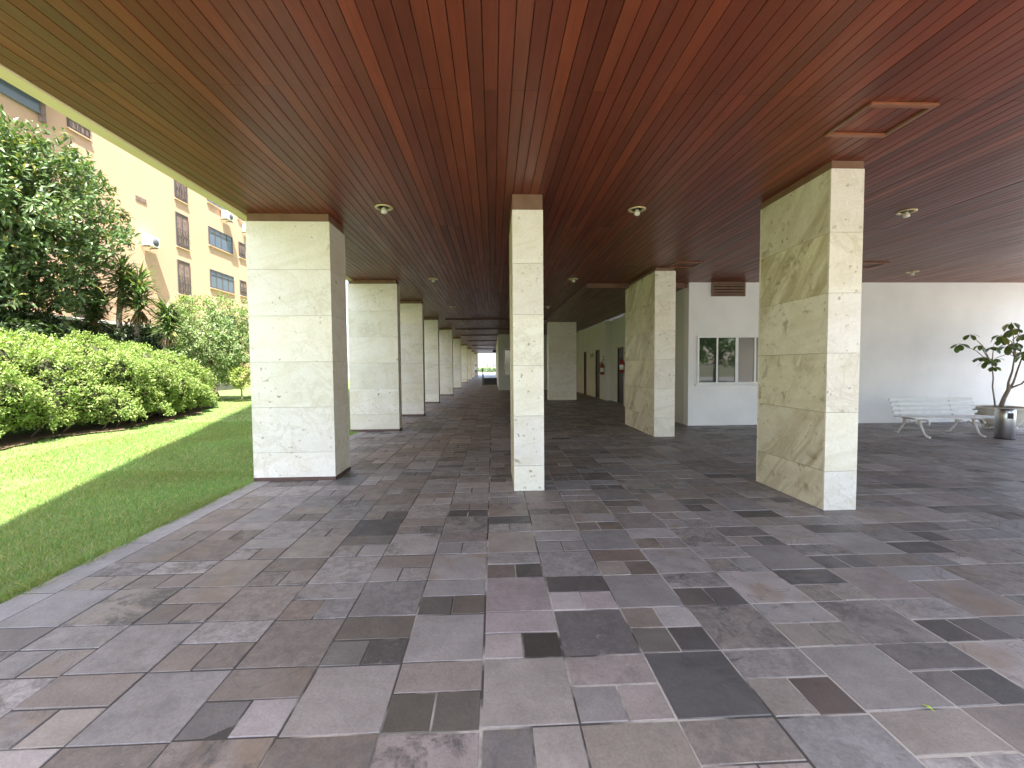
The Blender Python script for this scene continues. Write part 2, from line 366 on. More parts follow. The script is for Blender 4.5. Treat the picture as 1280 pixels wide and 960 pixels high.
SPECIAL = [(0.25,2.15,(0.04,0.036,0.032),3),(0.05,2.17,(0.235,0.205,0.205),0),(0.57,2.24,(0.105,0.1,0.1),2),(0.97,1.81,(0.075,0.078,0.082),1),(-0.39,1.72,(0.085,0.078,0.06),0),(-0.18,1.72,(0.1,0.09,0.072),0),(-0.58,2.13,(0.06,0.058,0.055),2),(0.14,1.8,(0.195,0.18,0.165),0),(0.13,2.68,(0.2,0.165,0.175),0),(0.14,2.35,(0.225,0.19,0.2),0),(0.96,2.37,(0.15,0.125,0.1),0),(0.87,2.17,(0.11,0.105,0.09),0),(1.06,2.17,(0.065,0.065,0.066),0),(1.39,2.26,(0.17,0.15,0.135),1),(1.39,1.96,(0.17,0.165,0.165),1),(1.3,1.75,(0.165,0.15,0.13),0),(1.49,1.75,(0.095,0.065,0.055),0),(2.31,1.79,(0.07,0.07,0.072),1),(2.75,2.2,(0.1,0.095,0.095),0),(3.55,3.3,(0.08,0.078,0.075),0),(-1.1,3.91,(0.065,0.067,0.075),0),(-0.39,2.55,(0.085,0.082,0.075),0),(-0.17,2.54,(0.11,0.09,0.07),0),(0.23,3.0,(0.065,0.06,0.06),0),(0.03,2.99,(0.14,0.11,0.09),0),(0.62,2.78,(0.075,0.068,0.068),0),(0.46,2.58,(0.26,0.235,0.24),0),(0.63,2.57,(0.26,0.22,0.23),0),(0.98,3.24,(0.15,0.105,0.08),0),(0.85,3.01,(0.19,0.165,0.14),0),(1.09,3.01,(0.135,0.105,0.085),0),(0.99,2.66,(0.155,0.15,0.155),0),(1.28,2.6,(0.095,0.08,0.072),0),(1.48,2.59,(0.085,0.083,0.083),0),(2.21,2.85,(0.115,0.11,0.11),1),(-1.11,2.73,(0.18,0.135,0.105),0),(-0.87,2.35,(0.12,0.11,0.095),0),(-0.67,2.32,(0.115,0.1,0.08),0),(-0.79,2.12,(0.13,0.13,0.125),0),(-0.29,2.28,(0.19,0.185,0.185),0),(-0.55,1.9,(0.195,0.185,0.175),0),(0.61,1.94,(0.205,0.175,0.165),0),(0.51,1.73,(0.16,0.155,0.155),0),(0.66,1.73,(0.19,0.165,0.155),0),(2.29,2.28,(0.17,0.16,0.15),1),(1.67,1.88,(0.165,0.165,0.16),0),(1.6,1.54,(0.19,0.17,0.15),0),(1.3,1.49,(0.16,0.165,0.175),0),(1.02,1.54,(0.155,0.135,0.115),0),(0.55,1.54,(0.165,0.15,0.12),0),(0.21,1.56,(0.2,0.185,0.17),0),(-1.72,4.2,(0.17,0.17,0.18),0),(-0.43,2.84,(0.175,0.175,0.18),0),(0.48,3.07,(0.2,0.19,0.2),0),(-0.15,4.32,(0.08,0.075,0.075),0),(-0.65,2.61,(0.15,0.15,0.155),0),(-0.25,2.18,(0.19,0.185,0.185),0),(-0.75,1.76,(0.19,0.18,0.175),0),(-0.92,1.71,(0.21,0.2,0.21),0),(-1.2,1.71,(0.12,0.12,0.13),0),(-1.54,1.8,(0.17,0.17,0.18),0)]
k0 = int(math.floor((XB0-XS0)/W)); k1 = int((XR+.3-XS0)/W)+1
for k in range(k0, k1):
    xa, xb = XS0+k*W, XS0+(k+1)*W; jy = 0
    if k == k0: xa = XB0
    y = 1.70 - (.415 if k % 2 else 0) - .83*7 + (0 if abs(k) < 7 else RNG.choice([0, .2075, .415]))
    xa += RNG.normal(0,.0015); xb += RNG.normal(0,.0015)
    while y < YE+.4:
        far = y > 26
        for typ, d in (('big', W), ('pair', W/2), ('half', W/2)):
            ya = y+jy; jy = 0 if typ == 'half' else float(np.clip(RNG.normal(0, .006), -.011, .011)); yb = y+d+jy; y = y+d
            if typ == 'half' and RNG.random() < .10 and not far: typ = 'pair'
            if typ == 'pair' and not far:
                xm = (xa+xb)/2 + RNG.normal(0, .004); c1 = rcol(True)
                tile(xa, xm, ya, yb, c1); tile(xm, xb, ya, yb, rcol(True) if RNG.random() < .6 else c1*RNG.uniform(.9, 1.1))
            else: tile(xa, xb, ya, yb, rcol(typ == 'half'))
yb_ = -4.2
while yb_ < YE+.4:
    L = RNG.uniform(.5, .9); tile(EX, XB0, yb_, yb_+L, np.array((.195,.20,.215))*RNG.uniform(.88,1.1), (.1,.1,.1)); yb_ += L
T = np.array(tiles, dtype=np.float64); tcol = np.array(tcol); toff = np.array(toff)
for sx, sy, c, o in SPECIAL:
    q = np.where((T[:,0] < sx) & (T[:,1] > sx) & (T[:,2] < sy) & (T[:,3] > sy))[0]
    for i in q: tcol[i] = np.array(c)*(1.02 if max(c) > .14 else .86); toff[i] = (RNG.uniform(0,.5), RNG.uniform(.82,1) if o in (1,3) else RNG.uniform(0,.7), RNG.uniform(.75,1) if o == 2 else RNG.uniform(0,.7))
n = len(T); J = RNG.normal(0, .0017, (n, 4)); g_ = .0034
x0 = T[:,0]+g_+np.abs(J[:,0]); x1 = T[:,1]-g_-np.abs(J[:,1]); y0 = T[:,2]+g_+np.abs(J[:,2]); y1 = T[:,3]-g_-np.abs(J[:,3])
dz = np.clip(RNG.normal(0, .0009, n), -.002, .002); b = .0035; zt = dz
def ring(x0, x1, y0, y1, z): return np.stack([np.stack([x0,y0,z],-1), np.stack([x1,y0,z],-1), np.stack([x1,y1,z],-1), np.stack([x0,y1,z],-1)], 1)
zt4 = zt[:,None]+RNG.normal(0,.0007,(n,4))
r0 = ring(x0,x1,y0,y1, zt-.012); r1 = ring(x0,x1,y0,y1, zt-.0022); r2 = ring(x0+b,x1-b,y0+b,y1-b, zt); r2[:,:,2] = zt4
VV = np.concatenate([r0, r1, r2], 1).reshape(-1, 3)
fl = [(8,9,10,11)] + [(a, (a+1)%4, 4+(a+1)%4, 4+a) for a in range(4)] + [(4+a, 4+(a+1)%4, 8+(a+1)%4, 8+a) for a in range(4)]
idx = (np.arange(n)[:,None,None]*12 + np.array(fl)[None]).reshape(-1)
lum = tcol.mean(1, keepdims=True); tcol = (lum+(tcol-lum)*.55)*np.array((1.33,1.245,1.20))
tcol = np.clip(tcol, .025, .4)
tag(npmesh('floor', VV, 4, idx, M['tile'], cols=np.repeat(tcol, 9, 0), offs=np.repeat(toff, 9, 0)), kind='structure')
tag(MB().box(EX+.004, XR+.3, -4.0, YE+.5, -.115, -.0032).build('floor_bed', M['grout']), kind='structure')

# ------------------------------------------------------------------ ceiling boards
BW = .0985; XL = -3.20
nb = int((XR-XL)/BW); rows = []
WC = [((.195,.054,.028), 3), ((.150,.044,.025), 3), ((.235,.070,.033), 2), ((.125,.040,.024), 2), ((.30,.095,.040), .5), ((.165,.062,.036), 2)]
WCc = np.array([w[0] for w in WC])*np.array((.76,.60,.56)); WCw = np.array([w[1] for w in WC]); WCw /= WCw.sum()
HX0, HX1, HY0, HY1 = 2.90, 3.47, 3.19, 3.67
bV = []; bI = []; bc = []; bo = []
cour = [Y0]
while cour[-1] < YE: cour.append(min(YE, cour[-1]+RNG.choice([1.6, 2.3, 3.0])))
for k in range(nb):
    xa, xb = XL+k*BW, XL+(k+1)*BW
    base = WCc[RNG.choice(len(WCc), p=WCw)]; seg0 = 0
    for s in range(len(cour)-1):
        if RNG.random() < .45 or s == 0:
            segc = (base*.5+WCc[RNG.choice(len(WCc), p=WCw)]*.3+WCc.mean(0)*.2)*RNG.uniform(.86, 1.16); so = RNG.random(3)
        ya, yb2 = cour[s]+.0008, cour[s+1]-.0008
        zj = RNG.normal(0, .0006)
        pr = [(xa+.0014, CH+.009), (xa+.0036, CH+zj), (xb-.0036, CH+zj), (xb-.0014, CH+.009)]
        st = len(bV)
        for yy in (ya, yb2):
            for (xx, zz) in pr: bV.append((xx, yy, zz))
        for q in range(3): bI.append((st+q, st+4+q, st+5+q, st+1+q)); bc.append(segc); bo.append(so)
tag(npmesh('ceiling', bV, 4, bI, M['wood'], cols=bc, offs=bo), kind='structure')

# ------------------------------------------------------------------ the building above (casts the long shade on the lawn)
tw = thing('apartment_tower', 'tall pale building standing on stone columns over the paved arcade, cream slab edge', 'building', (5, 0, CH))
MB().box(XL-.001, XR, Y0, YE, CH+.0108, CH+.30).build('ceiling_backing', M['groove'], tw)
MB().box(XL-.145, XL-.003, Y0-.15, YE+.15, CH-.012, CH+.42, .01).build('slab_edge', M['cream'], tw)
MB().box(XR+.003, XR+.15, Y0-.15, YE+.15, CH-.012, CH+.42, .01).box(XL-.003, XR+.003, Y0-.15, Y0-.003, CH-.012, CH+.42).box(XL-.003, XR+.003, YE+.003, YE+.15, CH-.012, CH+.42).build('slab_edge', M['cream'], tw)
wl = MB().box(XL-.06, XR+.06, Y0-.06, YE+.06, CH+.425, 44).build('wall', M['towerwall'], tw)
for fl_ in range(12):
    z = 4.9+fl_*3.1
    MB().box(XL-.09, XL-.0605, 1.5, YE-1.5, z, z+1.3).build('ribbon_window', M['blueglass'], tw)

# lowered wooden soffit in front of the lift core, far cross battens
def wood_box(name, B, parent=None, col=(.13,.05,.03)):
    n = len(B); return boxes_mesh(name, B, M['wood'], parent, [np.array(col)*RNG.uniform(.85,1.15) for _ in range(n)], RNG.random((n,3)))
sb = [(2.30+q*.0985, 2.30+(q+1)*.0985-.005, 10.33, 25.9, CH-.105, CH-.085) for q in range(25)]
B = thing('wooden_bulkhead', 'lowered dark wooden soffit in front of the white core wall', 'bulkhead', (3.5, 15, CH-.1))
wood_box('soffit_boards', sb, B); wood_box('fascia_board', [(2.298, 4.77, 10.305, 10.327, CH-.11, CH-.004), (2.276, 2.297, 10.305, 25.9, CH-.11, CH-.004)], B, (.15,.075,.045))
for yy, lb in ((17.9, 'nearest'), (22.6, 'second'), (27.0, 'third'), (33.0, 'fourth'), (40.0, 'fifth'), (48.0, 'farthest')):
    o = wood_box('ceiling_batten', [(-2.0, 2.27 if yy < 26 else .28, yy, yy+.14, CH-.05, CH-.003)], None, (.12,.05,.035))
    tag(o, f'dark wooden batten across the corridor ceiling, {lb} of the six', 'batten', 'battens across the corridor ceiling')

# ------------------------------------------------------------------ stone columns
COURSES = [.36, .96, 1.56, 2.16, 2.76, 3.36]
def column(x0, x1, y0, y1, top, label, skirt=0.0, cap_in=.012, cutlow=True):
    t = thing('stone_column', label, 'column', ((x0+x1)/2, (y0+y1)/2, 0), 'stone clad columns carrying the wooden ceiling')
    zb = skirt; lv = [zb] + [c+(top-3.38) for c in COURSES if c+(top-3.38) < top-.1] + [top]
    Bx = []; cl = []; of = []; mi = []; th = .022; g2 = .0016
    for a, b2 in zip(lv[:-1], lv[1:]):
        for side in range(4):
            if side == 0: bx = (x0, x1, y0, y0+th)
            elif side == 1: bx = (x0, x1, y1-th, y1)
            elif side == 2: bx = (x0+.0015, x0+th, y0+th+.0015, y1-th-.0015)
            else: bx = (x1-th, x1-.0015, y0+th+.0015, y1-th-.0015)
            Bx.append((*bx, a+(g2 if a > zb else .004), b2-g2)); s = RNG.uniform(.93, 1.05)
            cl.append((s, s*RNG.uniform(.985,1.01), s*RNG.uniform(.93,1.03))); of.append(RNG.random(3)); mi.append(1 if side >= 2 and x0 > 0 and (x1-x0) < 1 else 0)
    boxes_mesh('stone_cladding', Bx, [M['stone'], M['stone_fig']], t, cl, of, mi)
    MB().box(x0+th+.001, x1-th-.001, y0+th+.001, y1-th-.001, zb+.001, top-.002).build('core', M['joint'], t)
    MB().box(x0+cap_in, x1-cap_in, y0+cap_in, y1-cap_in, top, CH+.005, .002).build('cap', M['capwood'], t)
    if skirt: MB().box(x0-.004, x1+.004, y0-.004, y1+.004, .001, skirt, .002).build('skirting', M['skirt'], t)
    return t
column(-3.182,-2.119, 5.70, 6.28, 3.40, 'broad pale stone column at the lawn edge, nearest on the left', .045)
column(.235,.596, 5.02, 5.955, 3.325, 'slim free standing stone column in the middle of the floor, tall brown cap', 0, .004)
column(3.35,3.69, 4.125, 5.24, 3.425, 'deep stone column with brown diagonal stains, nearest on the right', 0, .004)
column(3.33,3.765, 8.65, 10.6, 3.43, 'stone column standing before the white wall, behind the stained column', 0, .02)
column(2.403,3.62, 18.4, 18.9, 3.40, 'broad greenish stone column deep in the shade by the core doors', 0, .02)
LC = [(-2.21, 9.97, .30, 'second stone column from the front in the row along the lawn'),
      (-2.14, 13.04, .30, 'third stone column from the front in the row along the lawn'),
      (-2.26, 17.6, .32, 'fourth stone column from the front in the row along the lawn'),
      (-2.14, 22.3, .32, 'fifth stone column from the front in the row along the lawn'),
      (-2.24, 29.3, .4, 'sixth stone column from the front in the row along the lawn'),
      (-2.40, 39.0, .5, 'seventh stone column from the front in the row along the lawn'),
      (-2.42, 47.0, .5, 'third from last stone column in the far row along the lawn'),
      (-2.55, 56.0, .5, 'second from last stone column in the far row, behind the standing person'),
      (-2.35, 64.5, .5, 'farthest stone column at the bright end of the corridor')]
for xr, yf, dp, lb in LC:
    column(xr-(1.13 if yf < 10 else 1.06), xr, yf, yf+dp, 3.42, lb, .05, .02)
# columns on the open right side, outside the frame but carrying the ceiling edge (their shade is in the picture)
# ------------------------------------------------------------------ white walls
YW = 10.2
def wallbox(name, label, boxes, m='white', loc=(0,0,0), cat='wall'):
    mb = MB()
    for bx in boxes: mb.box(*bx)
    o = mb.build(name, M[m], None, loc); tag(o, label, cat); return o
wallbox('white_wall', 'smooth white painted wall behind the bench and the potted tree', [(4.77, 14.0, YW, YW+.25, -.005, CH-.001)], 'white', (10, YW, 0))
# core wall with jogs and doorways  (x plane 4.77, running away)
cw = [(4.77, 5.0, YW+.252, 15.38, -.005, CH-.106),
      (5.02, 5.2, 15.38, 16.15, -.005, CH-.106), (5.02, 5.2, 16.15, 17.05, 2.22, CH-.106),
      (4.80, 5.2, 17.05+.9, 19.0, -.005, CH-.106), (5.02, 5.2, 17.05, 17.95, -.005, CH-.106),
      (4.80, 5.0, 19.0, 19.85, 2.22, CH-.106), (4.80, 5.0, 19.85, 21.75, -.005, CH-.106), (4.80, 5.0, 21.75, 22.4, 2.22, CH-.106),
      (4.80, 5.0, 22.4, 26.3, -.005, CH-.106), (5.0, 5.2, 15.2, 15.38, -.005, CH-.106)]
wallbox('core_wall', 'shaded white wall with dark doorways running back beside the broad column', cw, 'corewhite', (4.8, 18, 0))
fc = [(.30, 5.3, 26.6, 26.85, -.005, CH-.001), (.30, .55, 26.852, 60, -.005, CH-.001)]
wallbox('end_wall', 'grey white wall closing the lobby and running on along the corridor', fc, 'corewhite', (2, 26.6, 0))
def door(xp, ya, yb2, label):
    t = thing('door', label, 'door', (xp, (ya+yb2)/2, 0), 'dark doors in the core wall')
    MB().box(xp+.06, xp+.10, ya+.05, yb2-.05, .01, 2.17).build('door_leaf', M['doorwood'], t)
    MB().box(xp+.02, xp+.12, ya+.002, ya+.048, 0, 2.21).box(xp+.02, xp+.12, yb2-.048, yb2-.002, 0, 2.21).box(xp+.02, xp+.12, ya+.05, yb2-.05, 2.172, 2.215).build('door_frame', M['doorwood'], t)
    MB().box(xp+.025, xp+.058, ya+.10, ya+.13, 1.0, 1.06).box(xp+.015, xp+.027, ya+.10, ya+.22, 1.02, 1.04).build('door_handle', M['steel'], t)
door(5.02, 16.15, 17.05, 'dark brown door nearest the stone column, beside the right fire extinguisher')
door(4.80, 19.0, 19.85, 'dark door beside the left fire extinguisher on the core wall')
door(4.80, 21.75, 22.4, 'narrow dark door, farthest back in the core wall')
def extinguisher(x, y, z, label):
    t = thing('fire_extinguisher', label, 'fire extinguisher', (x, y, z), 'fire extinguishers on the core wall')
    b = MB().lathe([(.02,0),(.07,.005),(.082,.03),(.082,.40),(.06,.455),(.025,.475),(.025,.50)], (x-.10, y, z), 20).build('body', M['red'], t)
    MB().box(x-.13, x-.07, y-.015, y+.015, z+.50, z+.53, .003).box(x-.20, x-.07, y-.01, y+.01, z+.545, z+.56).build('valve', M['black'], t)
    MB().tube([(x-.12,y,z+.515),(x-.17,y+.03,z+.50),(x-.20,y+.04,z+.38),(x-.19,y+.04,z+.15)], .011, 6).build('hose', M['black'], t)
    MB().lathe([(.0835,.12),(.0835,.30)], (x-.10, y, z), 20).build('paper_label', M['labelwhite'], t)
    MB().box(x-.03, x-.001, y-.04, y+.04, z+.30, z+.36).build('bracket', M['darkmetal'], t)
extinguisher(4.80, 18.2, 1.10, 'red fire extinguisher on the wall between the two dark doors')
extinguisher(4.77, 15.28, 1.22, 'red fire extinguisher beside the edge of the stone column')
for (x, y, z, lb) in ((4.80, 18.35, 1.80, 'small sign plate above the left fire extinguisher'), (4.77, 15.15, 2.02, 'small sign plate above the right fire extinguisher'),
                      (4.80, 20.7, 1.98, 'small dark sign plate on the wall past the second door'), (4.80, 20.3, 2.0, 'smaller sign plate close beside the second door')):
    t = thing('wall_sign', lb, 'sign', (x, y, z), 'sign plates on the core wall')
    MB().box(x-.009, x-.001, y-.08, y+.08, z-.10, z+.10, .001).build('plate', M['darkmetal'], t)
    MB().box(x-.011, x-.0095, y-.05, y+.05, z-.03, z+.06).build('pictogram', M['labelwhite'] if 'above' in lb else M['red'], t)
# bedroom-height window in the white wall
def window(name, x0, x1, z0, z1, yw, panes, label, group=None, mats=None, frame='alu', fw_=.045):
    t = thing(name, label, 'window', ((x0+x1)/2, yw, z0), group)
    f = MB(); y0_, y1_ = yw-.035, yw-.001
    f.box(x0, x1, y0_, y1_, z1-fw_, z1, .003).box(x0, x1, y0_, y1_, z0, z0+fw_, .003)
    f.box(x0, x0+fw_, y0_, y1_, z0+fw_+.001, z1-fw_-.001).box(x1-fw_, x1, y0_, y1_, z0+fw_+.001, z1-fw_-.001)
    w = (x1-x0-fw_)/panes
    for q in range(1, panes):
        xx = x0+w*q; ww = fw_*(1.6 if q == 2 else .9); f.box(xx, xx+ww, y0_+.004, y1_, z0+fw_+.001, z1-fw_-.001)
    fo = f.build('window_frame', M[frame], t)
    for q in range(panes):
        xx = x0+w*q+fw_*(1.6 if q == 2 else .9)+.001 if q else x0+fw_+.001
        MB().box(xx, x0+w*(q+1)-.001, yw-.012, yw-.003, z0+fw_+.001, z1-fw_-.001).build('pane', M[(mats or ['glass']*panes)[q]], t)
    MB().box(x0-.05, x1+.05, yw-.06, yw-.001, z0-.035, z0-.002, .003).build('window_sill', M[frame], t)
window('sliding_window', 4.98, 6.93, 1.02, 2.20, YW, 4, 'white framed sliding window reflecting trees, in the white wall', None, ['glass','glass','greypane','greypane'])
window('far_window', .68, 1.75, .95, 2.62, 26.6, 2, 'tall white framed window in the end wall, half hidden by the slim column', None, ['glass','glass'])
# louvre
t = thing('louvre_vent', 'brown wooden louvre at the top of the white wall above the window', 'vent', (5.73, YW, 3.15))
f = MB().box(5.32, 5.36, YW-.05, YW-.001, 3.16, CH-.002).box(6.11, 6.15, YW-.05, YW-.001, 3.16, CH-.002).box(5.361, 6.109, YW-.05, YW-.001, 3.16, 3.19).box(5.361, 6.109, YW-.05, YW-.001, CH-.035, CH-.002).build('frame', M['capwood'], t)
MB().box(5.361, 6.109, YW-.008, YW-.001, 3.191, CH-.036).build('backing', M['groove'], t)
f = MB()
for q in range(4): f.box(5.362, 6.108, YW-.046, YW-.010, 3.205+q*.068, 3.245+q*.068)
f.build('slats', M['capwood'], t)

# ceiling hatches
def hatch(x0, x1, y0_, y1_, label):
    t = thing('ceiling_hatch', label, 'hatch', ((x0+x1)/2, (y0_+y1_)/2, CH), 'access hatches in the wooden ceiling')
    z0, z1 = CH-.022, CH-.0015
    MB().box(x0, x1, y0_, y0_+.045, z0, z1, .002).build('trim', M['trim'], t); MB().box(x0, x1, y1_-.045, y1_, z0, z1, .002).build('trim', M['trim'], t)
    MB().box(x0, x0+.022, y0_+.046, y1_-.046, z0+.004, z1).build('side_trim', M['capwood'], t); MB().box(x1-.03, x1, y0_+.046, y1_-.046, z0+.004, z1).build('side_trim', M['capwood'], t)
hatch(2.905, 3.45, 3.20, 3.67, 'square access hatch framed in orange wood, nearest, above the stained column')
hatch(3.55, 4.10, 8.15, 8.62, 'square access hatch beside the column before the white wall')
hatch(7.3, 7.85, 8.15, 8.62, 'square access hatch in the ceiling near the white bench wall')
# downlights
def downlight(x, y, label, proto=[None]):
    if proto[0] is None:
        t = thing('ceiling_light', label, 'ceiling light', (x, y, CH), 'round downlights in the wooden ceiling'); proto[0] = t
        MB().lathe([(.112,-.001),(.112,-.008),(.100,-.016),(.078,-.012),(.070,-.004),(.070,-.001)], (x, y, CH), 32).build('ring', M['brass'], t)
        MB().lathe([(.012,-.004),(.026,-.010),(.028,-.028),(.038,-.045),(.041,-.060),(.034,-.075),(.012,-.083)], (x, y, CH), 20).build('bulb', M['bulb'], t)
        return t
    r = proto[0].copy(); COL.objects.link(r); r.location = (x, y, CH); r['label'] = label
    for ch in list(proto[0].children):
        c = ch.copy(); COL.objects.link(c); c.parent = r
    return r
LX = {-1.35: 'left row over the corridor', 1.86: 'middle row right of the slim column', 5.47: 'right row beyond the stained column', 9.2: 'row above the bench'}
ORD = ['nearest', 'second', 'third', 'fourth', 'fifth', 'sixth']
for x in LX:
    for q, y in enumerate((5.46, 9.80, 14.3, 19.2, 24.0, 29.5)):
        if x > 5 and y > 9: break
        if x == 1.86 and y > 25: break
        z = CH
        if x == 9.2: y = 9.0
        downlight(x, y, f'round cream downlight, {ORD[q]} in the {LX[x]}' if not x == 9.2 else 'small round downlight in the ceiling above the white bench')
        if x == 9.2: break

# ------------------------------------------------------------------ bench
t = thing('garden_bench', 'white slatted garden bench with curled cast iron legs against the white wall', 'bench', (9.35, 8.4, 0))
BX0, BX1 = 8.42, 10.28
def benchslat(y, z, ry, w=.075, th=.02):
    rm = Matrix.Translation((9.35, y, z)) @ Matrix.Rotation(ry, 4, 'X') @ Matrix.Translation((-9.35, -y, -z))
    return (BX0, BX1, y-w/2, y+w/2, z-th/2, z+th/2), rm
seat = [benchslat(8.13+q*.095, .395-.004*q+(-.012 if q == 0 else 0), R(12) if q == 0 else 0) for q in range(5)]
for bx, rm in seat: MB().box(*bx, bev=.004, rot=rm).build('seat_slat', M['slatpaint'], t)
for q in range(4):
    bx, rm = benchslat(8.56+q*.035, .455+q*.09, R(-70), .062); MB().box(*bx, bev=.004, rot=rm).build('back_slat', M['slatpaint'], t)
for xf in (8.64, 9.80):
    fr = MB()
    fr.tube([(xf,8.62,.36),(xf,8.36,.35),(xf,8.14,.36),(xf,8.05,.345),(xf,8.01,.30),(xf,8.03,.25),(xf,8.07,.26)], [.022,.020,.019,.018,.016,.014,.012], 8)
    fr.tube([(xf,8.22,.345),(xf,8.20,.26),(xf,8.15,.16),(xf,8.11,.07),(xf,8.05,.02),(xf,7.99,.018)], [.028,.025,.021,.019,.026,.020], 8)
    fr.tube([(xf,8.52,.345),(xf,8.53,.25),(xf,8.58,.15),(xf,8.64,.06),(xf,8.67,.02),(xf,8.72,.018)], [.028,.025,.021,.019,.026,.020], 8)
    fr.tube([(xf,8.22,.24),(xf,8.30,.30),(xf,8.37,.26),(xf,8.44,.30),(xf,8.52,.24)], .011, 6)
    fr.tube([(xf,8.60,.36),(xf,8.63,.45),(xf,8.67,.58),(xf,8.71,.72),(xf,8.725,.755)], [.016,.014,.013,.011,.012], 8)
    fr.build('end_frame', M['iron'], t)
# ------------------------------------------------------------------ litter bin
t = thing('litter_bin', 'small cylindrical brushed steel ash bin in front of the plant pot', 'bin', (10.03, 7.86, 0))
cx, cy = 10.03, 7.86
MB().lathe([(.135,.012),(.14,.02),(.14,.40),(.14,.56),(.13,.575),(.12,.578)], (cx,cy,0), 32).build('body', M['steel'], t)
MB().lathe([(.145,0),(.145,.012),(.14,.0125)], (cx,cy,0), 32).build('base', M['black'], t)
an = math.atan2(-cy, -cx)+.5
rm = Matrix.Translation((cx,cy,.46)) @ Matrix.Rotation(an,4,'Z')
MB().box(.132,.1425,-.045,.045,-.055,.055,.004).build('opening', M['black'], t).data.transform(Matrix.Translation((-cx,-cy,0)) @ rm @ Matrix.Translation((cx,cy,0)))
MB().lathe([(.115,.579),(.115,.583)], (cx,cy,0), 24).build('ash_tray', M['darkmetal'], t)
# ------------------------------------------------------------------ leaves helper
def leaf_mesh(name, P, D, N, L, Wd, cols, m, parent=None, origin=None, fold=.25, curl=0.0):
    """P base points, D directions, N approx normals, L lengths, Wd widths -> folded leaves (4 tris)"""
    P, D, N = (np.asarray(a, dtype=np.float64) for a in (P, D, N)); n = len(P)
    D /= np.linalg.norm(D, axis=1)[:,None]+1e-9
    S = np.cross(D, N); S /= np.linalg.norm(S, axis=1)[:,None]+1e-9; U = np.cross(S, D)
    L = np.broadcast_to(L, (n,))[:,None]; Wd = np.broadcast_to(Wd, (n,))[:,None]
    mid = P + D*L*.5; tip = P + D*L - U*L*curl
    a = mid + S*Wd*.5 + U*Wd*fold; b = mid - S*Wd*.5 + U*Wd*fold
    V = np.stack([P, a, tip, b, mid + U*L*curl*.25], 1).reshape(-1, 3)
    f = np.array([(0,1,4),(1,2,4),(2,3,4),(3,0,4)]); idx = (np.arange(n)[:,None,None]*5+f[None]).reshape(-1)
    return npmesh(name, V, 3, idx, m, parent, np.repeat(cols, 4, 0), origin=origin, smooth=False)
def unit(n):
    v = RNG.normal(size=(n,3)); return v/np.linalg.norm(v, axis=1)[:,None]
def rosettes(C, O, per, L, Wd, spread=.75, jit=.06, up=.25):
    """C clump centres, O outward dirs -> leaf arrays"""
    n = len(C)*per; Cr = np.repeat(C, per, 0); Or = np.repeat(O, per, 0)
    D = Or*(1-spread) + unit(n)*spread; D[:,2] += up*RNG.uniform(-.6,1,n)
    D /= np.linalg.norm(D, axis=1)[:,None]
    P = Cr + unit(n)*jit*RNG.random(n)[:,None]
    N = Or*.6+unit(n)*.5+np.array((0,0,.7))
    return P, D, N, L*RNG.uniform(.7,1.25,n), Wd*RNG.uniform(.75,1.2,n)
def vary(base, n, s=.18, alt=None, pa=.1):
    c = np.array(base)[None]*RNG.uniform(1-s, 1+s, (n,1))*RNG.uniform(1-s*.4, 1+s*.4, (n,3))
    if alt is not None: k = RNG.random(n) < pa; c[k] = np.array(alt)*RNG.uniform(.8,1.2,(k.sum(),1))
    return c
# ------------------------------------------------------------------ potted tree
px, py = 11.30, 8.95
t = thing('plant_pot', 'round ribbed cast stone pot on small feet by the white wall', 'pot', (px,py,0))
MB().lathe([(.17,.07),(.24,.075),(.30,.14),(.37,.28),(.42,.42),(.44,.46),(.455,.47),(.455,.51),(.40,.512),(.39,.47)], (px,py,0), 48, wob=lambda a, z: .018*cos(a*2*pi*24)*(1 if .1 < z < .45 else 0)).build('bowl', M['potstone'], t)
MB().lathe([(.385,.455),(.385,.482),(.2,.492)], (px,py,0), 32).build('soil', M['soil'], t)
for q in range(4):
    a = pi/4+q*pi/2; MB().lathe([(.05,0),(.06,.03),(.05,.075)], (px+.21*cos(a), py+.21*sin(a), 0), 10).build('foot', M['potstone'], t)
t = thing('potted_tree', 'small tree with drooping oval dark leaves growing from the stone pot', 'potted plant', (px,py,.48))
def STEM(pts, r, n, nm='stem'): MB().tube(pts, r, n).build(nm, M['palebark'], t)
STEM([(px-.12,py,.47),(px-.16,py,.7),(px-.21,py,.95),(px-.2,py,1.15),(px-.24,py,1.45)], [.017,.015,.013,.012,.010], 8)
STEM([(px+.02,py+.02,.47),(px+.07,py,.7),(px+.14,py-.02,.88),(px+.16,py,1.05),(px+.24,py,1.3),(px+.28,py,1.62)], [.042,.038,.034,.021,.017,.013], 8)
STEM([(px+.14,py-.02,.86),(px+.28,py,1.05),(px+.42,py+.05,1.3),(px+.52,py+.05,1.6)], [.026,.02,.017,.013], 8)
STEM([(px+.15,py,.90),(px+.34,py-.1,1.02),(px+.50,py-.12,1.2),(px+.7,py-.1,1.5)], [.022,.017,.014,.012], 8)
whorls = [((px-1.02,py,1.92),.9),((px-.72,py+.05,2.13),.9),((px-.66,py-.1,1.88),.6),((px-.45,py,1.62),1),((px-.28,py+.05,1.55),1),((px-.22,py,1.85),.8),
          ((px-.05,py,2.05),.9),((px+.05,py-.05,1.86),1),((px+.2,py,2.25),1),((px+.12,py+.15,2.12),.9),((px+.3,py+.05,1.95),1.1),((px-.02,py+.1,1.6),.6),((px+.30,py-.15,1.66),.8),
          ((px+.5,py,1.75),1),((px+.62,py+.1,2.15),1),((px+.85,py,1.8),1),((px+.6,py-.2,1.95),1),((px+.42,py+.2,2.4),.9),((px-.2,py,1.42),.7),((px+.9,py+.1,2.2),.9)]
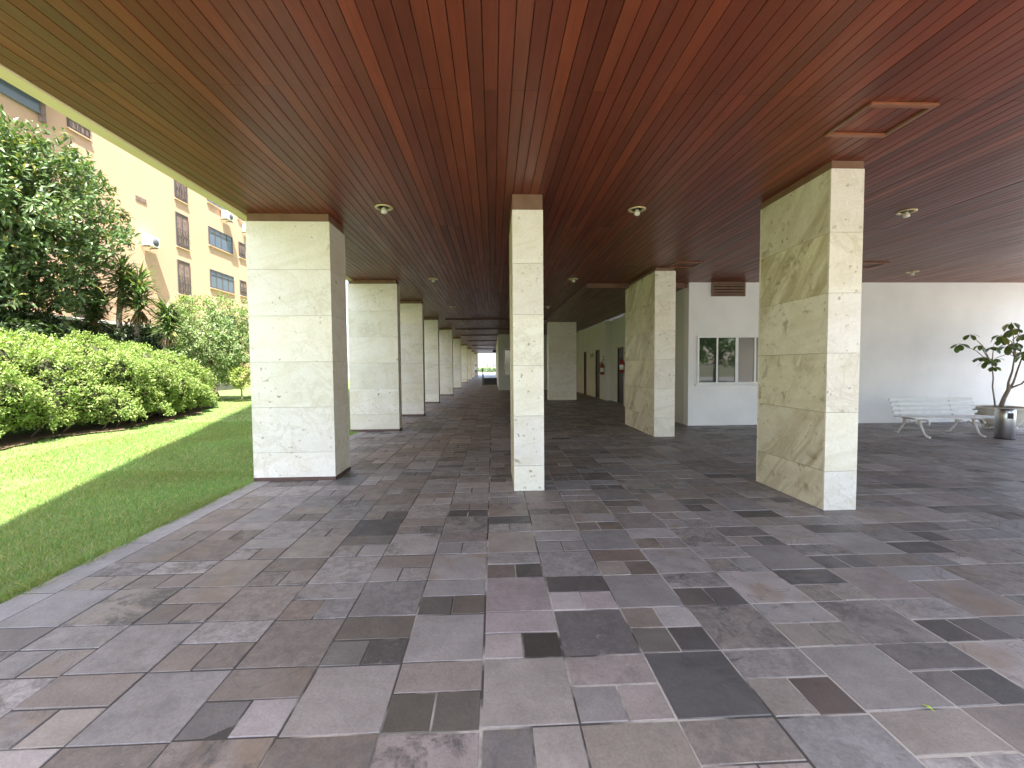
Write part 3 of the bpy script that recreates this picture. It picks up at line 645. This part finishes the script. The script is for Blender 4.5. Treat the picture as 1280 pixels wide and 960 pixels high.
jn = {0:(px-.3,py,1.75),}
for w, s in whorls:
    root_ = (px-.24,py,1.45) if w[0] < px-.1 else ((px+.28,py,1.62) if w[0] < px+.45 else (px+.6,py-.05,1.45))
    mid_ = ((root_[0]*.5+w[0]*.5), py, max(root_[2], w[2])*.5+min(root_[2], w[2])*.5+.08)
    STEM([root_, mid_, w], [.010,.008,.006], 6, 'twig')
P=[];D=[];N=[];L=[]
for w, s in whorls:
    k = 6; a0 = RNG.random()*6
    for q in range(k):
        a = a0+q*2*pi/k; d = np.array((cos(a), sin(a), RNG.uniform(-1.0,-.15)))
        P.append(np.array(w)+d*.02); D.append(d); N.append((cos(a)*.5, sin(a)*.5, 1)); L.append(.20*s*RNG.uniform(.8,1.15))
def oval_leaves(name, P, D, N, L, Wd, cols, m, parent, curl=.35):
    P, D, N = (np.asarray(a, dtype=np.float64) for a in (P, D, N)); D /= np.linalg.norm(D, axis=1)[:,None]
    S = np.cross(D, N); S /= np.linalg.norm(S, axis=1)[:,None]; U = np.cross(S, D); n = len(P); L = L[:,None]; Wd = Wd[:,None]
    prof = [(.0,.03),(.12,.10),(.3,.62),(.55,.98),(.78,.95),(.93,.6),(1.0,.12)]; rows = []
    for f, w in prof:
        c = P + D*L*f - U*L*curl*f*f; rows += [c-S*Wd*.5*w+U*Wd*.10*w, c, c+S*Wd*.5*w+U*Wd*.10*w]
    V = np.stack(rows, 1).reshape(-1, 3); q = []
    for r in range(len(prof)-1):
        for k in (0, 1): q.append((3*r+k, 3*r+k+1, 3*r+k+4, 3*r+k+3))
    idx = (np.arange(n)[:,None,None]*21+np.array(q)[None]).reshape(-1)
    return npmesh(name, V, 4, idx, m, parent, np.repeat(cols, len(q), 0), smooth=True)
L = np.array(L); oval_leaves('leaves', P, D, N, L, L*.56, vary((.10,.15,.045), len(L), .25, (.20,.22,.05), .1), M['potleaf'], t)

# ------------------------------------------------------------------ litter leaf, far things
fl_ = leaf_mesh('fallen_leaf', [(0,0,.004)], [(.3,-.9,.1)], [(0,0,1)], .05, .016, np.array([(.42,.55,.08)]), M['leaf'], None, fold=.3, curl=.1)
fl_.location = (1.86,1.72,.002); tag(fl_, 'single fallen yellow green leaf on the paving near the front', 'leaf')
t = thing('guard_rail', 'low dark barrier with one upright post far down the corridor', 'barrier', (-.3,34,0))
MB().box(-.90,-.80,33.95,34.05,.001,1.38,.005).build('post', M['darkmetal'], t)
MB().box(-.78,.27,33.96,34.04,.02,.56,.005).build('panel', M['darkmetal'], t)
t = thing('hanging_sign', 'small black box sign fixed high on the far corridor wall', 'sign', (.2,42,2.9))
MB().box(-.06,.28,41.95,42.1,2.86,3.12,.01).build('sign_box', M['black'], t); MB().box(.08,.12,42.0,42.04,3.121,CH-.002).build('hanger', M['darkmetal'], t)
# far person
def person(x, y, label):
    t = thing('person', label, 'person', (x,y,0))
    J = [((0,0,.95),.15),((0,0,1.15),.14),((0,0,1.38),.16),((0,0,1.50),.06),((0,0,1.60),.09),((0,0,1.70),.085),
         ((.10,0,.88),.09),((.12,0,.48),.06),((.13,0,.08),.045),((.13,-.10,.04),.04),
         ((-.10,0,.88),.09),((-.12,.03,.48),.06),((-.13,.08,.08),.045),((-.13,-.02,.04),.04),
         ((.20,0,1.40),.06),((.25,0,1.12),.045),((.25,-.06,.88),.035),((-.20,0,1.40),.06),((-.25,0,1.12),.045),((-.25,-.06,.88),.035)]
    E_ = [(0,1),(1,2),(2,3),(3,4),(4,5),(0,6),(6,7),(7,8),(8,9),(0,10),(10,11),(11,12),(12,13),(2,14),(14,15),(15,16),(2,17),(17,18),(18,19)]
    me = bpy.data.meshes.new('body'); me.from_pydata([j[0] for j in J], E_, [])
    o = bpy.data.objects.new('body', me); COL.objects.link(o); o.parent = t
    mod = o.modifiers.new('skin', 'SKIN'); sv = me.skin_vertices[0].data
    for q, j in enumerate(J): sv[q].radius = (j[1], j[1]*.8)
    sv[0].use_root = True
    s2 = o.modifiers.new('sub', 'SUBSURF'); s2.levels = 2; s2.render_levels = 2
    mm = mat('person_clothes', (.5,.5,.5), .8); g = G(mm); tc = g.n('ShaderNodeTexCoord'); sp = g.n('ShaderNodeSeparateXYZ'); g.l(tc.outputs['Object'], sp.inputs[0])
    g.base(g.ramp(g.math('DIVIDE', sp.outputs[2], 2.0), [(0.0,(.05,.05,.06)),(.47,(.05,.05,.06)),(.475,(.70,.68,.66)),(.74,(.70,.68,.66)),(.745,(.30,.17,.11))]))
    me.materials.append(mm)
    MB().lathe([(.02,1.62),(.10,1.66),(.108,1.74),(.08,1.80),(.02,1.82)], (x,y+.015,0), 16).build('hair', M['black'], t)
person(-2.64, 63.8, 'person in a white top and dark trousers standing far down the corridor')

# ------------------------------------------------------------------ lawn grass blades (nobody could count them)
def grass(n, x0, x1, y0_, y1_, h, w, tilt=.5):
    x = RNG.uniform(x0, x1, n); y = RNG.uniform(y0_, y1_, n); z = lawn_h(x, y)-.004
    a = RNG.uniform(0, 2*pi, n); hh = h*RNG.uniform(.5,1.2,n); ww = w*RNG.uniform(.7,1.2,n)
    lean = RNG.normal(0, tilt, (n,2))*hh[:,None]
    A = np.stack([x-np.cos(a)*ww/2, y-np.sin(a)*ww/2, z], -1); Bq = np.stack([x+np.cos(a)*ww/2, y+np.sin(a)*ww/2, z], -1)
    Tp = np.stack([x+lean[:,0], y+lean[:,1], z+hh], -1)
    return np.stack([A,Bq,Tp],1)
gs = [grass(52000,-6.2,EX-.01,2.0,6.5,.045,.0075), grass(60000,-8.5,EX-.01,6.2,12.5,.045,.011), grass(24000,-10.5,-6,3.2,12.5,.045,.014),
      grass(36000,-13,EX-.01,12,26,.05,.020), grass(11000,EX-.14,EX+.01,2.0,9,.075,.008,.7), grass(6000,EX-.10,EX+.0,9,22,.06,.014,.6)]
for q in range(150):
    yq = RNG.uniform(2,14); xq = EX+RNG.uniform(-.05,.02); gs.append(grass(60, xq-.05, xq+.03, yq-.06, yq+.06, RNG.uniform(.06,.12), .008, .9))
gv = np.concatenate(gs,0); n = len(gv)
cc = vary((.18,.31,.09), n, .2, (.36,.38,.17), .24)
patch = .5+.5*np.sin(gv[:,0,0]*2.1+np.sin(gv[:,0,1]*1.7)*1.5)*np.cos(gv[:,0,1]*1.3+gv[:,0,0])
cc *= (.86+.28*patch)[:,None]; cc[:,0] *= 1+.25*(1-patch)
o = npmesh('lawn_grass', gv.reshape(-1,3), 3, np.arange(n*3), M['grassblade'], cols=cc)
tag(o, 'short mown green grass beside the paving', 'grass', kind='stuff')

# ------------------------------------------------------------------ hedge
FX = np.array([3, 7, 8.7, 9.7, 10.9, 12.5, 15, 17, 18.6]); FV = np.array([-10.2,-9.7,-9.6,-9.75,-9.35,-9.5,-10.2,-11.1,-12.2])
def hedge_surf(u, y):
    """u 0..1 across section from front base over the top to the back, y along; returns point, normal"""
    xf = np.interp(y, FX, FV); top = np.interp(y, [3,8,12,14.5,16.7,18,18.7],[2.15,2.2,2.16,2.02,1.6,1.15,.5])
    wd = np.interp(y, [3,14,17,18.7],[4.2,4.0,2.8,1.2])
    prof = np.array([(0,.12),(-.02,.45),(.04,.72),(.12,.86),(.3,.96),(.5,1.0),(.75,1.0),(1,.9)])
    pu = np.linspace(0,1,len(prof)); X = xf - np.interp(u, pu, prof[:,0])*wd; Z = np.interp(u, pu, prof[:,1])*top
    bump = .17*np.sin(y*2.9+u*9)*np.cos(y*1.7-u*13)+.13*np.sin(y*5.3+u*17+1.5*np.sin(y*.9))+.09*np.sin(y*9.7-u*23)*np.cos(u*29+y*3)
    nx = np.interp(u, [0,.2,.4,.6,1],[1,.95,.5,.1,-.3]); nz = np.interp(u, [0,.2,.4,.6,1],[-.1,.3,.85,1,.9])
    Nn = np.stack([nx, 0*nx, nz], -1); Nn /= np.linalg.norm(Nn, axis=1)[:,None]
    return np.stack([X, y, Z], -1)+Nn*bump[:,None], Nn
yb_ = np.linspace(3.5, 19, 60); xb_ = np.interp(yb_, FX, FV); e1 = .06+.12*np.sin(yb_*3.1)+.08*np.sin(yb_*7.7)
V = np.concatenate([np.stack([xb_+e1, yb_, lawn_h(xb_+e1, yb_)+.035], -1), np.stack([xb_-1.2, yb_, lawn_h(xb_-1.2, yb_)+.06], -1)]); a = np.arange(59)
tag(npmesh('soil_bed', V, 4, np.stack([a, a+1, a+61, a+60], -1), noisy('dry_soil', (.22,.15,.09), (.12,.085,.05), 9, .95, .03, 30)), kind='structure')
hd = thing('hedge', 'long bright green leafy hedge at the back of the lawn', 'hedge', (-10.5, 11, 0))
n = 10500; u = RNG.random(n)**1.15; y = RNG.uniform(4.0, 18.6, n); C, O = hedge_surf(u, y)
C = C+unit(n)*.07; O = O+unit(n)*.35
P, D, N, L, Wd = rosettes(C, O, 11, .066, .034, .7, .09, .2)
leaf_mesh('foliage', P, D, N, L, Wd, vary((.235,.325,.09), len(P), .28, (.38,.42,.16), .2), M['hedgeleaf'], hd)
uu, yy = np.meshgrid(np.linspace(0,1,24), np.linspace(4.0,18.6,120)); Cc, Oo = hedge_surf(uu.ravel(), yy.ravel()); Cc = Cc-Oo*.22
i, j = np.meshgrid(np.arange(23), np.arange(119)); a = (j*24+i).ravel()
npmesh('dark_core', Cc, 4, np.stack([a,a+1,a+25,a+24],-1), M['twig'], hd, smooth=True)  # opaque shell under the leaves; shaded hedge interior is put into its colour
for q in range(24):
    y = 5.5+q*.53+random.uniform(-.15,.15); x = float(np.interp(y,FX,FV))-random.uniform(.05,.4)
    MB().tube([(x-.3,y,0),(x-.15+random.uniform(-.1,.1),y+random.uniform(-.2,.2),.3),(x,y+random.uniform(-.3,.3),.6)],[.022,.016,.010],6).build('stem', M['bark'], hd)

# ------------------------------------------------------------------ trees and shrubs
def limb_path(a, b, sag=.15, n=5):
    a = Vector(a); b = Vector(b); pts = []
    for q in range(n+1):
        f = q/n; p = a.lerp(b, f); p += Vector((random.uniform(-1,1), random.uniform(-1,1), random.uniform(-.3,.6)))*sag*sin(f*pi)*(b-a).length*.4; pts.append(p)
    return pts
def tree(name, label, cat, base, crown, rad, ncl, per, L, Wd, col, alt=None, pa=.1, trunk_r=.2, nl=9, group=None, fill=.55, lump=.22, m='leaf', spread=.8, seed=1, sub=.25, bark='bark', curl=0.1, zmin=None):
    global RNG; keep = RNG; RNG = np.random.default_rng(seed); random.seed(seed)
    t = thing(name, label, cat, base, group); c = np.array(crown); r = np.array(rad)
    d = unit(ncl); lmp = 1+lump*(np.sin(d[:,0]*5+seed)*np.cos(d[:,1]*4+seed*2)+.7*np.sin(d[:,2]*7+d[:,0]*6+seed))
    q = RNG.random(ncl)**(fill*.6); C = c+d*r*(lmp*q)[:,None]
    if zmin is not None: C[:,2] = np.maximum(C[:,2], zmin+RNG.random(ncl)*.4)
    P, D, N, LL, WW = rosettes(C, d, per, L, Wd, spread, sub, .2)
    leaf_mesh('crown', P, D, N, LL, WW, vary(col, len(P), .22, alt, pa), M[m], t, curl=curl)
    mb = MB(); b = Vector(base); fork = Vector((b.x*.6+c[0]*.4, b.y*.6+c[1]*.4, b.z+(c[2]-b.z)*.45))
    mb.tube(limb_path(b, fork, .1), [trunk_r*(1.15-.4*f/5) for f in range(6)], 10)
    for q2 in range(nl):
        e = Vector(C[int(RNG.integers(ncl))]); e = Vector(c)+(e-Vector(c))*.78; pts = limb_path(fork, e, .15); mb.tube(pts, [trunk_r*.42*(1-.9*f/5) for f in range(6)], 6)
        e2 = Vector(c)+(Vector(C[int(RNG.integers(ncl))])-Vector(c))*.8; mb.tube(limb_path(pts[2], e2, .2, 4), [trunk_r*.25*(1-.8*f/4) for f in range(5)], 5)
    mb.build('trunk', M[bark], t); RNG = keep; return t
tree('broadleaf_tree', 'large dark leaved tree with glossy leaves in front of the yellow building', 'tree', (-16.3,13.9,0), (-15.85,14.2,6.3), (3.25,3.0,3.6), 2100, 14, .25, .095,
     (.105,.165,.06), (.28,.26,.07), .07, .26, 14, None, .75, .16, 'leaf', .8, 3, .28, 'palebark')
tree('flowering_shrub', 'tall loose pale green shrub beside the nearest left column', 'shrub', (-12.9,20.3,0), (-13.2,20.4,2.75), (2.25,1.7,2.15), 1500, 14, .13, .06,
     (.17,.25,.085), (.36,.40,.22), .2, .09, 16, None, .5, .18, 'hedgeleaf', .85, 5, .22, 'palebark')
tree('round_shrub', 'small rounded yellow green shrub at the foot of the tall pale shrub', 'shrub', (-11.35,19.6,0), (-11.35,19.6,1.05), (.55,.5,.5), 160, 14, .08, .04,
     (.30,.36,.10), None, 0, .04, 6, None, .5, .1, 'hedgeleaf', .8, 8, .1, 'palebark')
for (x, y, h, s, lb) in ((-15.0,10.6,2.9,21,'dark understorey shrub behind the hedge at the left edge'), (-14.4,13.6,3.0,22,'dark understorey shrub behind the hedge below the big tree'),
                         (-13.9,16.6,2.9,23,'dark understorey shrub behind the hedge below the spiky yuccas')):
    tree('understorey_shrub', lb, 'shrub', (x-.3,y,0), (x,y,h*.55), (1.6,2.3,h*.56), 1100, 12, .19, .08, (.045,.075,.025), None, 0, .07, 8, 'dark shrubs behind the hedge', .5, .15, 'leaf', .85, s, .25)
def yucca(x, y, h, label, s=1.0, lean=.2):
    t = thing('yucca', label, 'yucca', (x-lean,y,0), 'spiky yuccas beside the big tree')
    MB().tube(limb_path((x-lean,y,0),(x,y,h),.08),[.11,.10,.09,.085,.08,.07],8).build('trunk', M['palebark'], t)
    n = 330; d = unit(n); d[:,2] = np.abs(d[:,2])*1.1-.45; base = np.array((x,y,h))+np.stack([0*d[:,0],0*d[:,0],RNG.uniform(-1.1*s,.12,n)],-1)
    leaf_mesh('leaves', base, d, np.stack([d[:,0]*.2,d[:,1]*.2,np.ones(n)],-1), .85*s*RNG.uniform(.7,1.1,n), .085, vary((.12,.19,.065), n, .25, (.24,.22,.10), .08), M['leaf'], t, fold=.25, curl=.10)
    k = 60; d = unit(k); d[:,2] = -1.6
    leaf_mesh('dead_leaves', np.array((x,y,h-1.0*s))+unit(k)*.08, d, unit(k), .6*s, .05, vary((.26,.19,.10), k, .2), M['leaf'], t, curl=.05)
yucca(-13.45,16.2,5.25,'tallest spiky yucca head beside the big tree crown', 1.0)
yucca(-12.75,16.0,4.6,'middle spiky yucca head, right of the tallest one', 1.0, .35)
yucca(-11.95,16.2,3.65,'lowest spiky yucca head, next to the pale shrub', .85, .5)
yucca(-14.2,15.8,4.0,'low yucca half hidden behind the crown edge of the big tree', .8, .1)

# boundary wall
t = thing('boundary_wall', 'dark garden wall with a white coping behind the shrubs', 'wall', (-17.5,14,0))
MB().box(-17.6,-17.4,2,30,-.1,3.55).build('wall_body', M['boundary'], t); MB().box(-17.66,-17.34,2,30,3.551,3.68,.01).build('coping', M['coping'], t)

# ------------------------------------------------------------------ yellow apartment building across the lawn (facade plane x = -20)
yb = thing('apartment_building', 'sunlit yellow apartment building across the lawn with dark windows', 'building', (-26,30,0))
FXp = -20.0
MB().box(-34, FXp, -6, 52, -.1, 26).build('wall', M['facade'], yb)
def fwin(y0_, y1_, z0, z1, kind):
    f = MB(); e = .07; X = FXp
    f.box(X+.001,X+.05,y0_,y1_,z1-e,z1).box(X+.001,X+.05,y0_,y1_,z0,z0+e).box(X+.001,X+.05,y0_,y0_+e,z0+e+.001,z1-e-.001).box(X+.001,X+.05,y1_-e,y1_,z0+e+.001,z1-e-.001)
    npn = 4 if kind == 'wide' else 2
    for q in range(1,npn): yy = y0_+(y1_-y0_)*q/npn; f.box(X+.001,X+.045,yy-.03,yy+.03,z0+e+.001,z1-e-.001)
    if kind == 'wide': f.box(X+.001,X+.04,y0_+e+.001,y1_-e-.001,z0+(z1-z0)*.72,z0+(z1-z0)*.72+.05)
    w = f.build('window', M['darkframe'], yb)
    MB().box(X+.002,X+.02,y0_+e+.002,y1_-e-.002,z0+e+.002,z1-e-.002).build('pane', M['blueglass' if kind == 'wide' else 'curtain'], w)
    MB().box(X+.001,X+.08,y0_-.04,y1_+.04,z0-.07,z0-.002).build('window_sill', M['facade'], w)
    if kind == 'tall':
        g = MB()
        for q in range(5): yy = y0_+.1+q*(y1_-y0_-.2)/4; g.box(X+.055,X+.075,yy-.012,yy+.012,z0+.03,z0+(z1-z0)*.55)
        for q in range(3): zz = z0+.05+q*(z1-z0)*.24; g.box(X+.076,X+.09,y0_+.05,y1_-.05,zz,zz+.025)
        g.build('guard', M['darkframe'], w)
for fz in (4.1, 7.15, 10.15, 13.15): 
    fwin(31.2,33.95,fz+.1,fz+1.4,'wide'); 
    fwin(28.1,29.2,fz-.85,fz+1.3,'tall')
    fwin(34.75,35.6,fz+.15,fz+1.35,'tall'); fwin(38,40.8,fz+.1,fz+1.4,'wide'); fwin(43.5,46.2,fz+.1,fz+1.4,'wide')
    fwin(15.0,17.2,fz+.1,fz+1.4,'wide'); fwin(21.4,22.5,fz-.2,fz+1.35,'tall'); fwin(9,11.6,fz+.1,fz+1.4,'wide')
MB().box(FXp+.001,FXp+.03,25.1,25.85,11.05,11.28).build('vent_opening', M['curtain'], yb)
# projecting bay with blue glazing, upper left
MB().box(FXp+.001,FXp+.12,16.0,20.1,12.80,13.35).build('bay_glazing', M['blueglass'], yb); MB().box(FXp+.001,FXp+.5,15.9,20.3,13.351,13.45).build('bay_trim', M['skirt'], yb)
MB().box(FXp+.001,FXp+.16,20.101,20.3,12.5,13.35).build('bay_post', M['curtain'], yb); MB().box(FXp+.001,FXp+.5,15.9,20.3,13.451,26).build('balcony_bay', M['facade'], yb)
def acunit(y, z, label):
    t = thing('air_conditioner', label, 'air conditioner', (FXp,y,z), 'air conditioners on the yellow building'); X = FXp
    MB().box(X+.12,X+.50,y-.42,y+.42,z,z+.58,.02).build('casing', M['ac'], t)
    MB().lathe([(.22,.501),(.22,.507),(.05,.508)], (0,0,0), 24).build('fan_grille', M['acgrille'], t).data.transform(Matrix.Translation((X,y+.1,z+.29)) @ Matrix.Rotation(pi/2,4,'Y') @ Matrix.Translation((X,y,z)) if False else Matrix.Translation((0,.1,.29)) @ Matrix.Rotation(pi/2,4,'Y') @ Matrix.Translation((X,y,z)))
    MB().box(X+.001,X+.45,y-.3,y-.27,z-.05,z-.001).box(X+.001,X+.45,y+.27,y+.3,z-.05,z-.001).build('bracket', M['darkframe'], t)
acunit(25.7,8.55,'white air conditioner low on the yellow wall above the yucca')
acunit(33.0,12.55,'white air conditioner above the upper dark window near the roof edge')
acunit(35.6,12.4,'white air conditioner tucked behind the nearest stone column')

# ------------------------------------------------------------------ garden behind the camera (seen in the window glass) and at the far end
for q,(x,y,s,lb) in enumerate(((15,-15,1,'tree in the front garden reflected in the sliding window'),(20,-17,1.1,'second front garden tree reflected in the sliding window'),(26,-15,1,'third front garden tree, outermost'))):
    tree('garden_tree', lb, 'tree', (x,y,0), (x,y,4.6*s), (3.6*s,3*s,3.4*s), 340, 11, .42, .24, (.14,.24,.05), None, 0, .22, 7, 'trees of the front garden', .5, .2, 'hedgeleaf', .85, 30+q, .4)
t = thing('front_fence', 'dark barred fence of the front garden', 'fence', (18,-13,0))
boxes_mesh('bars', [(8+q*.14, 8.02+q*.14, -12.01,-11.99, 0, 1.5) for q in range(150)], M['darkmetal'], t)
boxes_mesh('rails', [(7.9,29.1,-12.02,-11.98,1.501,1.54),(7.9,29.1,-12.025,-12.012,.1,.14)], M['darkmetal'], t)
for q,(x,y,s,c) in enumerate(((-6,112,1,(.09,.14,.05)),(-1.5,108,.8,(.11,.17,.06)),(3,114,.9,(.08,.13,.05)),(8,110,1,(.09,.14,.05)),(-12,110,1,(.10,.15,.05)))):
    tree('far_bush', f'low green bush beyond the bright end of the corridor, {["left of centre","in the middle","right of centre","far right","far left"][q]}', 'shrub', (x,y,-.05), (x,y,.6*s), (3.4,1.4,.8*s), 160, 12, .3, .14, c, None, 0, .08, 4, 'bushes beyond the corridor end', .5, .15, 'hedgeleaf', .85, 50+q, .25)
for q,(x,lb) in enumerate(((-1.35,'thin pole, left of the two beyond the corridor end'),(-.05,'thin pole, right of the two beyond the corridor end'))):
    t = thing('lamp_post', lb, 'lamp post', (x,92,0), 'poles beyond the corridor end')
    MB().tube([(x,92,-.05),(x,92,6.5)],[.07,.05],8).build('pole', M['acgrille'], t); MB().box(x-.3,x+.3,91.9,92.1,6.505,6.6,.02).build('lamp_head', M['steel'], t)
